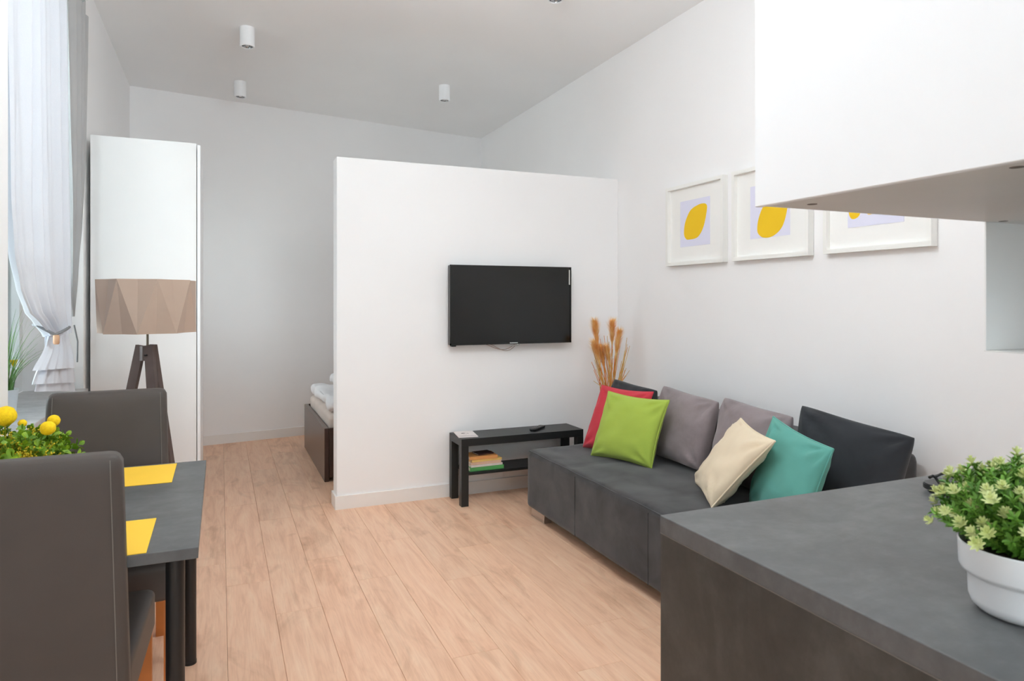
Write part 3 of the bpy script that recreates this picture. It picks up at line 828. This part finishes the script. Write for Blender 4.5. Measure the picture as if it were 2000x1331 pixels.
fill_pendant(0.10, 0.90, 2.75, 0.20, 4.5, 'added fill light, an opal globe pendant lamp hanging by the dining table')

# ------------------------------------------------------------------ dining table
t = thing('dining_table', 'dark concrete look dining table on black round legs', 'table', (-0.35, 2.39, 0))
part('table_top', B(-0.652, -0.052, 1.885, 2.905, 0.722, 0.75, 0.0012, 1), 'concrete', t)
for x in (-0.60, -0.107):
    for y in (1.945, 2.845):
        b = bmesh.new(); lathe(b, [(0.0235, 0.0), (0.0235, 0.012), (0.0225, 0.012), (0.0225, 0.722)], (x, y, 0), 24)
        part('leg', b, 'black_metal', t, True)
single('placemat', B(-0.60, -0.153, 2.592, 2.882, 0.7502, 0.752, 0.0004, 1), 'yellow_mat', 'yellow placemat on the side of the table by the window curtain', 'placemat', 'yellow placemats')
single('placemat', B(-0.62, -0.168, 1.890, 2.180, 0.7502, 0.752, 0.0004, 1), 'yellow_mat', 'yellow placemat partly behind the nearest chair', 'placemat', 'yellow placemats')

# ------------------------------------------------------------------ chairs (front towards +y, back face at y=0)
t = thing('dining_chair', 'brown leather dining chair in the left foreground seen from behind', 'chair', (0, 0, 0), 'brown leather dining chairs')
def back_disp(co, n):
    p = co.copy()
    zz = (p.z - 0.36) / 0.67
    p.y += -0.045 * max(0, zz - 0.15) ** 1.3 + 0.03 * (1 - zz) * 0
    p.x *= 1 + 0.075 * (1 - zz)
    return p
bk = part('backrest', rounded(-0.205, 0.205, 0.045, 0.125, 0.36, 1.012, 0.026, 22, back_disp), 'leather', t, 'all')
def seat_disp(co, n):
    p = co.copy()
    p.x *= 1 + 0.16 * (p.y - 0.1) / 0.5
    if n.z > 0.5: p.z += 0.010 * (1 - (p.x / 0.22) ** 2) * math.sin(max(0, min(1, (p.y - 0.1) / 0.5)) * PI)
    return p
part('seat', rounded(-0.215, 0.215, 0.10, 0.60, 0.345, 0.475, 0.022, 18, seat_disp), 'leather', t, 'all')
for sx in (-1, 1):
    for yy, tilt in ((0.075, -0.03), (0.565, 0.0)):
        b = bmesh.new(); sxx = sx * (0.185 if yy < 0.3 else 0.222)
        bar(b, (sxx, yy + 0.005, 0.35), (sxx, yy + tilt, 0.0), 0.038, 0.038, (1, 0, 0))
        part('leg', b, 'beech', t, label='orange brown wooden leg')
    for yf in (0.043, 0.127):
        pts = []
        for k in range(24):
            z = 0.40 + 0.60 * k / 23
            q = back_disp(Vector((sx * 0.182, yf, z)), None); pts.append(q)
        b = bmesh.new(); tube(b, pts, 0.0012, 5)
        part('stitching', b, 'stitch', bk, True)
chair0 = t
chair1 = copy_tree(chair0)
chair0.location = (-0.418, 1.80, 0); chair0.rotation_euler.z = R(1.8)
chair1.location = (-0.412, 3.175, 0); chair1.rotation_euler.z = PI + R(3)
chair1['label'] = 'brown leather dining chair at the far end of the table facing the viewer'

# ------------------------------------------------------------------ flower arrangement on the table
random.seed(21)
fc = Vector((-0.555, 2.43, 0.7505))
t = thing('flower_arrangement', 'low arrangement of green leaves and yellow pompom flowers on the dining table', 'plant', fc)
b = bmesh.new(); lathe(b, [(0.055, 0), (0.06, 0.01), (0.075, 0.11), (0.08, 0.115), (0.07, 0.113), (0.066, 0.09)], fc, 28, True, True)
part('pot', b, 'basket', t, True)
def leaf(bm, p, dirv, L, W, up=Vector((0, 0, 1)), cup=0.15):
    d = Vector(dirv).normalized(); s = d.cross(up)
    if s.length < 1e-3: s = d.cross(Vector((1, 0, 0)))
    s.normalize(); n = s.cross(d); p = Vector(p)
    a = bm.verts.new(p); m1 = bm.verts.new(p + d * L * .45 + s * W / 2 + n * L * cup); m2 = bm.verts.new(p + d * L * .45 - s * W / 2 + n * L * cup)
    c = bm.verts.new(p + d * L * .5); e = bm.verts.new(p + d * L + n * L * cup * .5)
    q1 = bm.verts.new(p + d * L * .8 + s * W * .38 + n * L * cup); q2 = bm.verts.new(p + d * L * .8 - s * W * .38 + n * L * cup)
    bm.faces.new((a, c, m1)); bm.faces.new((a, m2, c)); bm.faces.new((m1, c, e, q1)); bm.faces.new((c, m2, q2, e))
def leafy_sprig(seed, round_=True):
    rnd = random.Random(seed); bm = bmesh.new(); L = 0.12
    tube(bm, [(0, 0, 0), (0.004, 0.002, L * .5), (0, 0, L)], 0.0014, 5)
    k = 0; z = 0.03
    while z < L:
        for sgn in (0, PI):
            a = k * 1.57 + sgn + rnd.uniform(-.3, .3)
            sz = 0.030 * (1.1 - 0.35 * z / L)
            leaf(bm, (0, 0, z), (math.cos(a), math.sin(a), 0.55), sz, sz * 0.85)
        k += 1; z += 0.012
    leaf(bm, (0, 0, L), (0.2, 0, 1), 0.018, 0.014); leaf(bm, (0, 0, L), (-0.2, 0.1, 1), 0.018, 0.014)
    return bm
def place(proto, parent, p, dirv, sc_=1.0, first=False):
    o = proto.copy() if not first else proto
    if not first: COL.objects.link(o)
    o.parent = parent; o.location = Vector(p) - ORG.get(parent.name, Vector((0, 0, 0)))
    z = Vector(dirv).normalized(); o.rotation_euler = (z.to_track_quat('Z', 'Y') @ Matrix.Rotation(random.uniform(0, 6.28), 3, 'Z').to_quaternion()).to_euler()
    o.scale = (sc_,) * 3
    return o
prot = [link('sprig', leafy_sprig(s), 'leaf_box', False) for s in range(3)]
for k in range(80):
    a = random.uniform(0, 2 * PI); el = random.uniform(0.05, 1.35)
    dv = Vector((math.cos(a) * math.cos(el), math.sin(a) * math.cos(el), math.sin(el) * 0.95))
    if dv.x < -0.55: dv.x *= -0.6
    p = fc + Vector((dv.x * 0.045, dv.y * 0.045, 0.105 + dv.z * 0.005))
    place(prot[k % 3], t, p, dv, random.uniform(0.85, 1.15), first=k < 3)
# fine bud sprays
def spray(seed):
    rnd = random.Random(seed); bm = bmesh.new()
    for i in range(26):
        a = rnd.uniform(0, 6.28); r_ = rnd.uniform(0.0, 0.032); z = rnd.uniform(0.09, 0.135)
        e = Vector((r_ * math.cos(a), r_ * math.sin(a), z))
        tube(bm, [(0, 0, 0.03), e], 0.0005, 3)
        mt = Matrix.Translation(e); bmesh.ops.create_icosphere(bm, subdivisions=1, radius=0.0024, matrix=mt)
    return bm
sp0 = link('bud_spray', spray(5), 'berry', False)
for k in range(24):
    a = random.uniform(0, 2 * PI); el = random.uniform(0.45, 1.4)
    dv = Vector((math.cos(a) * math.cos(el), math.sin(a) * math.cos(el), math.sin(el)))
    if dv.x < -0.4: dv.x *= -0.6
    place(sp0, t, fc + Vector((dv.x * 0.05, dv.y * 0.05, 0.10)), dv, random.uniform(0.85, 1.12), first=(k == 0))
# pompoms at seen places
for (x, y, z, r_) in ((-0.464, 2.36, 0.998, 0.0205), (-0.461, 2.42, 1.010, 0.0175), (-0.581, 2.42, 1.032, 0.029), (-0.550, 2.47, 1.0, 0.012), (-0.62, 2.36, 0.98, 0.02)):
    b = bmesh.new(); tube(b, [fc + Vector((0, 0, 0.1)), (x, y, z)], 0.0015, 5)
    s = part('flower_stem', b, 'stem', t)
    b = bmesh.new(); bmesh.ops.create_icosphere(b, subdivisions=3, radius=r_, matrix=Matrix.Translation((x, y, z)))
    for v in b.verts: v.co += (v.co - Vector((x, y, z))) * 0.06 * noise.noise(v.co * 160)
    part('pompom', b, 'blob', s, 'all', label='yellow ball flower')

# ------------------------------------------------------------------ plant on the counter
random.seed(33)
pc = Vector((1.110, 0.638, 0.9002))
t = thing('potted_plant', 'bushy green plant with pale tips in a white stepped pot on the worktop', 'plant', pc)
b = bmesh.new()
lathe(b, [(0.052, 0.0), (0.060, 0.003), (0.067, 0.010), (0.0705, 0.020), (0.072, 0.052), (0.074, 0.056), (0.080, 0.059), (0.083, 0.065), (0.0845, 0.101), (0.083, 0.103), (0.081, 0.101), (0.079, 0.085), (0.0, 0.085)], pc, 56, True, False)
part('pot', b, 'pot_white', t, True)
b = bmesh.new(); lathe(b, [(0.079, 0.0855), (0.05, 0.092), (0.0, 0.094)], pc, 32, False, False)
part('soil', b, 'soil', t)
def sprig(seed):
    rnd = random.Random(seed); bm = bmesh.new(); L = 0.075
    tube(bm, [(0, 0, 0), (0.003, 0.002, L * .5), (0, 0, L)], 0.0009, 5)
    z = 0.006; k = 0
    while z < L:
        for j in range(4):
            a = k * 0.8 + j * PI / 2 + rnd.uniform(-.3, .3); sz = rnd.uniform(0.011, 0.015)
            leaf(bm, (0, 0, z), (math.cos(a), math.sin(a), 0.7), sz, sz * 0.38, cup=0.08)
        z += 0.0065; k += 1
    return bm
def rosette(seed):
    rnd = random.Random(seed); bm = bmesh.new()
    for ring, (nl, el, sz) in enumerate(((8, 0.35, 0.0120), (7, 0.9, 0.011), (4, 2.2, 0.008))):
        for j in range(nl):
            a = j * 2 * PI / nl + ring * .5 + rnd.uniform(-.15, .15)
            leaf(bm, (0, 0, 0.004 * ring - 0.002), (math.cos(a), math.sin(a), el + 0.25), sz, sz * 0.36, cup=0.05)
    return bm
ps = [link('sprig', sprig(s + 10), 'leaf', False) for s in range(3)]
pr = [link('pale_rosette', rosette(s + 20), 'leaf_pale', False) for s in range(3)]
cntr = 0
N_ = 230
for k in range(N_):
    # golden spiral over a dome that hangs over the rim
    u = (k + 0.5) / N_; el = math.asin(max(-0.05, 1 - 1.06 * u)); a = k * 2.39996
    rad = random.uniform(0.72, 1.0)
    dv = Vector((math.cos(a) * math.cos(el), math.sin(a) * math.cos(el), math.sin(el)))
    tip = pc + Vector((dv.x * 0.126 * rad, dv.y * 0.126 * rad, 0.130 + (dv.z * 0.118 - 0.012) * rad))
    rootp = pc + Vector((dv.x * 0.045, dv.y * 0.045, 0.10))
    d2 = (tip - rootp).normalized(); s_ = random.uniform(0.85, 1.1)
    place(ps[k % 3], t, tip - d2 * 0.075 * s_, (d2 + Vector((0, 0, 0.25))), s_, first=k < 3)
    if random.random() < 0.42:
        place(pr[cntr % 3], t, tip + d2 * 0.0, (d2 + Vector((0, 0, 0.35))), random.uniform(0.9, 1.35), first=cntr < 3); cntr += 1

# ------------------------------------------------------------------ slab and wire stand at the far edge of the counter
t = thing('black_pad', 'flat black rounded pad lying near the far edge of the worktop', 'pad', (1.69, 1.06, 0.9002))
part('base', B(1.606, 1.774, 0.976, 1.144, 0.9002, 0.907, 0.002, 2), 'chrome', t)
def rslab(x0, x1, y0, y1, z0, z1, r, n=8):
    b = bmesh.new(); o = []
    for cx, cy, a0 in ((x1 - r, y1 - r, 0), (x0 + r, y1 - r, 90), (x0 + r, y0 + r, 180), (x1 - r, y0 + r, 270)):
        for k in range(n + 1): o.append((cx + r * math.cos(R(a0 + 90 * k / n)), cy + r * math.sin(R(a0 + 90 * k / n))))
    A = [b.verts.new((x, y, z0)) for x, y in o]; C_ = [b.verts.new((x, y, z1)) for x, y in o]
    b.faces.new(A[::-1]); b.faces.new(C_)
    for k in range(len(A)): b.faces.new((A[k], A[(k + 1) % len(A)], C_[(k + 1) % len(A)], C_[k]))
    bmesh.ops.bevel(b, geom=[e for e in b.edges if abs(e.verts[0].co.z - e.verts[1].co.z) < 1e-6], offset=0.002, segments=2, affect='EDGES')
    return b
part('plate', rslab(1.592, 1.79, 0.962, 1.16, 0.907, 0.921, 0.03), 'black', t, True)
t = thing('wire_stand', 'black bent wire stand between the potted plant and the flat black pad', 'stand', (1.57, 1.05, 0.9002))
b = bmesh.new(); tube(b, [(1.540, 1.030, 0.9035), (1.564, 1.063, 0.912), (1.572, 1.099, 0.947), (1.566, 1.102, 0.951), (1.552, 1.100, 0.949)], 0.0034, 8)
part('front_wire', b, 'black_metal', t, True)
b = bmesh.new(); tube(b, [(1.572, 1.099, 0.949), (1.600, 1.106, 0.951), (1.624, 1.108, 0.951), (1.630, 1.090, 0.942), (1.640, 1.060, 0.928), (1.66, 1.02, 0.9245)], 0.0030, 8)
part('back_wire', b, 'black_metal', t, True)
b = bmesh.new(); tube(b, [(1.540, 1.030, 0.9035), (1.548, 0.98, 0.9035), (1.560, 0.93, 0.9035)], 0.0034, 8)
part('foot_wire', b, 'black_metal', t, True)

# ------------------------------------------------------------------ curtains
def lerp_tab(tab, z):
    for (z0, v0), (z1, v1) in zip(tab, tab[1:]):
        if z0 >= z >= z1:
            u = (z0 - z) / (z0 - z1) if z0 > z1 else 0
            u = u * u * (3 - 2 * u) * 0.5 + u * 0.5
            return v0 + (v1 - v0) * u
    return tab[-1][1] if z < tab[-1][0] else tab[0][1]
def curtain(zs, left, right, xc, amp, nf, ncol, hem=None, ph=0.0, xtab=None):
    bm = bmesh.new(); rows = []
    for z in zs:
        yl, yr = lerp_tab(left, z), lerp_tab(right, z); A = lerp_tab(amp, z); xo = lerp_tab(xtab, z) if xtab else 0
        row = []
        for c in range(ncol + 1):
            s = c / ncol
            w = math.sin(2 * PI * nf * s + ph + 0.5 * math.sin(z * 1.3 + s * 3)) + 0.35 * math.sin(2 * PI * nf * 2.3 * s + 1 + ph)
            zz = z if not hem else z + hem(s, z)
            row.append(bm.verts.new((xc + xo + A * w, yl + (yr - yl) * s, zz)))
        rows.append(row)
    for a, b in zip(rows, rows[1:]):
        for c in range(ncol): bm.faces.new((a[c], a[c + 1], b[c + 1], b[c]))
    return bm
t = thing('sheer_curtain', 'white sheer curtain gathered by a tie in front of the window', 'curtain', (-0.70, 3.6, 0.90))
zs = [3.0 - 0.03 * k for k in range(60)]
zs = [z for z in zs if z > 1.215] + [1.21]
b = curtain(zs, [(3.0, 2.905), (1.75, 2.92), (1.55, 2.96), (1.42, 3.05), (1.33, 3.17), (1.27, 3.37), (1.235, 3.50), (1.21, 3.55)],
            [(3.0, 3.86), (2.35, 3.92), (1.7, 4.0), (1.34, 4.05), (1.25, 4.02), (1.21, 3.98)], -0.70,
            [(3.0, 0.028), (1.6, 0.024), (1.35, 0.018), (1.21, 0.02)], 6.0, 150)
part('upper_drop', b, 'sheer', t, 'all')
zs2 = [1.21 - 0.29 * k / 26 for k in range(27)]
def flare(lo_l, lo_r, zend, ph, xo):
    zz = [1.215 - (1.215 - zend) * k / 24 for k in range(25)]
    return curtain(zz, [(1.22, 3.56), (1.17, 3.50), (zend - 0.01, lo_l)], [(1.22, 3.96), (1.15, 3.96), (zend - 0.01, lo_r)], -0.70,
                   [(1.22, 0.008), (zend, 0.008)], 4.0, 110, lambda s, z: (0.11 * (0.7 - s)) * max(0, (1.215 - z) / 0.3), ph, [(1.22, 0), (zend, xo)])
part('lower_drop', flare(3.28, 4.18, 0.93, 0.3, 0.0), 'sheer', t, 'all')
part('lower_drop', flare(3.16, 4.02, 0.985, 2.0, 0.022), 'sheer', t, 'all')
part('lower_drop', flare(3.12, 3.90, 1.06, 4.0, 0.042), 'sheer', t, 'all')
t = thing('tie_back', 'grey cord with a wooden bead holding the sheer curtain', 'curtain tie', (-0.69, 3.85, 1.2))
b = bmesh.new(); tube(b, [(-0.712, 3.45, 1.264), (-0.685, 3.465, 1.243), (-0.662, 3.50, 1.224), (-0.664, 3.62, 1.228), (-0.672, 3.80, 1.236), (-0.69, 4.0, 1.243), (-0.748, 4.14, 1.25)], 0.0065, 8)
part('cord', b, 'rope', t, True)
b = bmesh.new(); tube(b, [(-0.748, 4.14, 1.25), (-0.77, 3.95, 1.25), (-0.765, 3.7, 1.26), (-0.735, 3.48, 1.268), (-0.712, 3.45, 1.264)], 0.0065, 8)
part('cord', b, 'rope', t, True)
b = bmesh.new(); lathe(b, [(0.009, -0.024), (0.0125, -0.019), (0.0125, 0.012), (0.009, 0.017)], (-0.657, 3.50, 1.205), 16)
part('bead', b, 'bead', t, True, label='pale wooden bead')
b = bmesh.new(); tube(b, [(-0.69, 4.09, 1.245), (-0.68, 4.12, 1.16), (-0.69, 4.17, 1.05)], 0.004, 6)
part('cord_end', b, 'rope', t, True)
zs = [2.97 - 0.035 * k for k in range(49)]
b = curtain(zs, [(2.97, 3.90), (2.3, 3.94), (1.8, 4.0), (1.45, 4.03), (1.26, 4.05)], [(2.97, 4.47), (2.2, 4.44), (1.8, 4.36), (1.5, 4.25), (1.26, 4.13)], -0.705,
            [(2.97, 0.022), (2.0, 0.022), (1.26, 0.012)], 4.0, 90, lambda s, z: 0.06 * math.sin(s * PI * 3) ** 2 * max(0, (z - 2.7) / 0.27), 0.8)
tag(single('drape', b, 'drape', '', '', None, 'all'), 'grey drape hanging beside the sheer curtain', 'curtain')
t = thing('curtain_rail', 'white curtain rail fixed above the window', 'rail', (-0.72, 3.6, 3.0))
part('track', B(-0.73, -0.69, 2.79, 4.47, 3.06, 3.085, 0.003, 1), 'hook', t)
for yy in (2.85, 3.6, 4.4):
    part('bracket', boxes([(-0.752, -0.70, yy - 0.012, yy + 0.012, 3.085, 3.10)]), 'hook', t)
for k in range(15):
    b = bmesh.new(); tube(b, [(-0.705, 2.86 + 0.113 * k, 3.065), (-0.703, 2.86 + 0.113 * k, 2.985)], 0.003, 5)
    part('glider', b, 'hook', t)

# ------------------------------------------------------------------ grass on the sill
random.seed(12)
gc = Vector((-0.93, 3.86, 0.8505))
t = thing('grass_plant', 'tufted green grass with a yellow flower on the window sill', 'plant', gc)
b = bmesh.new(); lathe(b, [(0.045, 0), (0.055, 0.10), (0.058, 0.105), (0.052, 0.103), (0.05, 0.085), (0, 0.085)], gc, 28, True, False)
part('pot', b, 'pot_white', t, True)
for k in range(70):
    a = random.uniform(0, 2 * PI); sp = random.uniform(0.05, 0.26); hgt = random.uniform(0.22, 0.50) * (1 - sp * 0.9)
    dv = Vector((math.cos(a), math.sin(a), 0)); p0 = gc + dv * random.uniform(0, 0.035) + Vector((0, 0, 0.085))
    if dv.x < -0.3: sp *= 0.4
    b = bmesh.new(); prev = None; wd = random.uniform(0.0022, 0.004); sd = dv.cross(Vector((0, 0, 1)))
    for i in range(6):
        u = i / 5; c = p0 + dv * sp * u ** 1.8 + Vector((0, 0, hgt * (u - 0.25 * u ** 3 * (sp / 0.26)))); w = wd * (1 - u) + 0.0003
        cur = (b.verts.new(c - sd * w), b.verts.new(c + sd * w + Vector((0, 0, 0.0004))))
        if prev: b.faces.new((prev[0], prev[1], cur[1], cur[0]))
        prev = cur
    part('blade', b, 'grass', t)
b = bmesh.new(); tube(b, [gc + Vector((0, 0, 0.08)), gc + Vector((0.03, 0.03, 0.20))], 0.002, 5)
s = part('flower_stem', b, 'stem', t)
b = bmesh.new()
for k in range(9): leaf(b, gc + Vector((0.03, 0.03, 0.20)), (math.cos(k * .7) * .5, math.sin(k * .7) * .5, 1), 0.045, 0.016)
part('blossom', b, 'blob', s, False, label='yellow blossom')
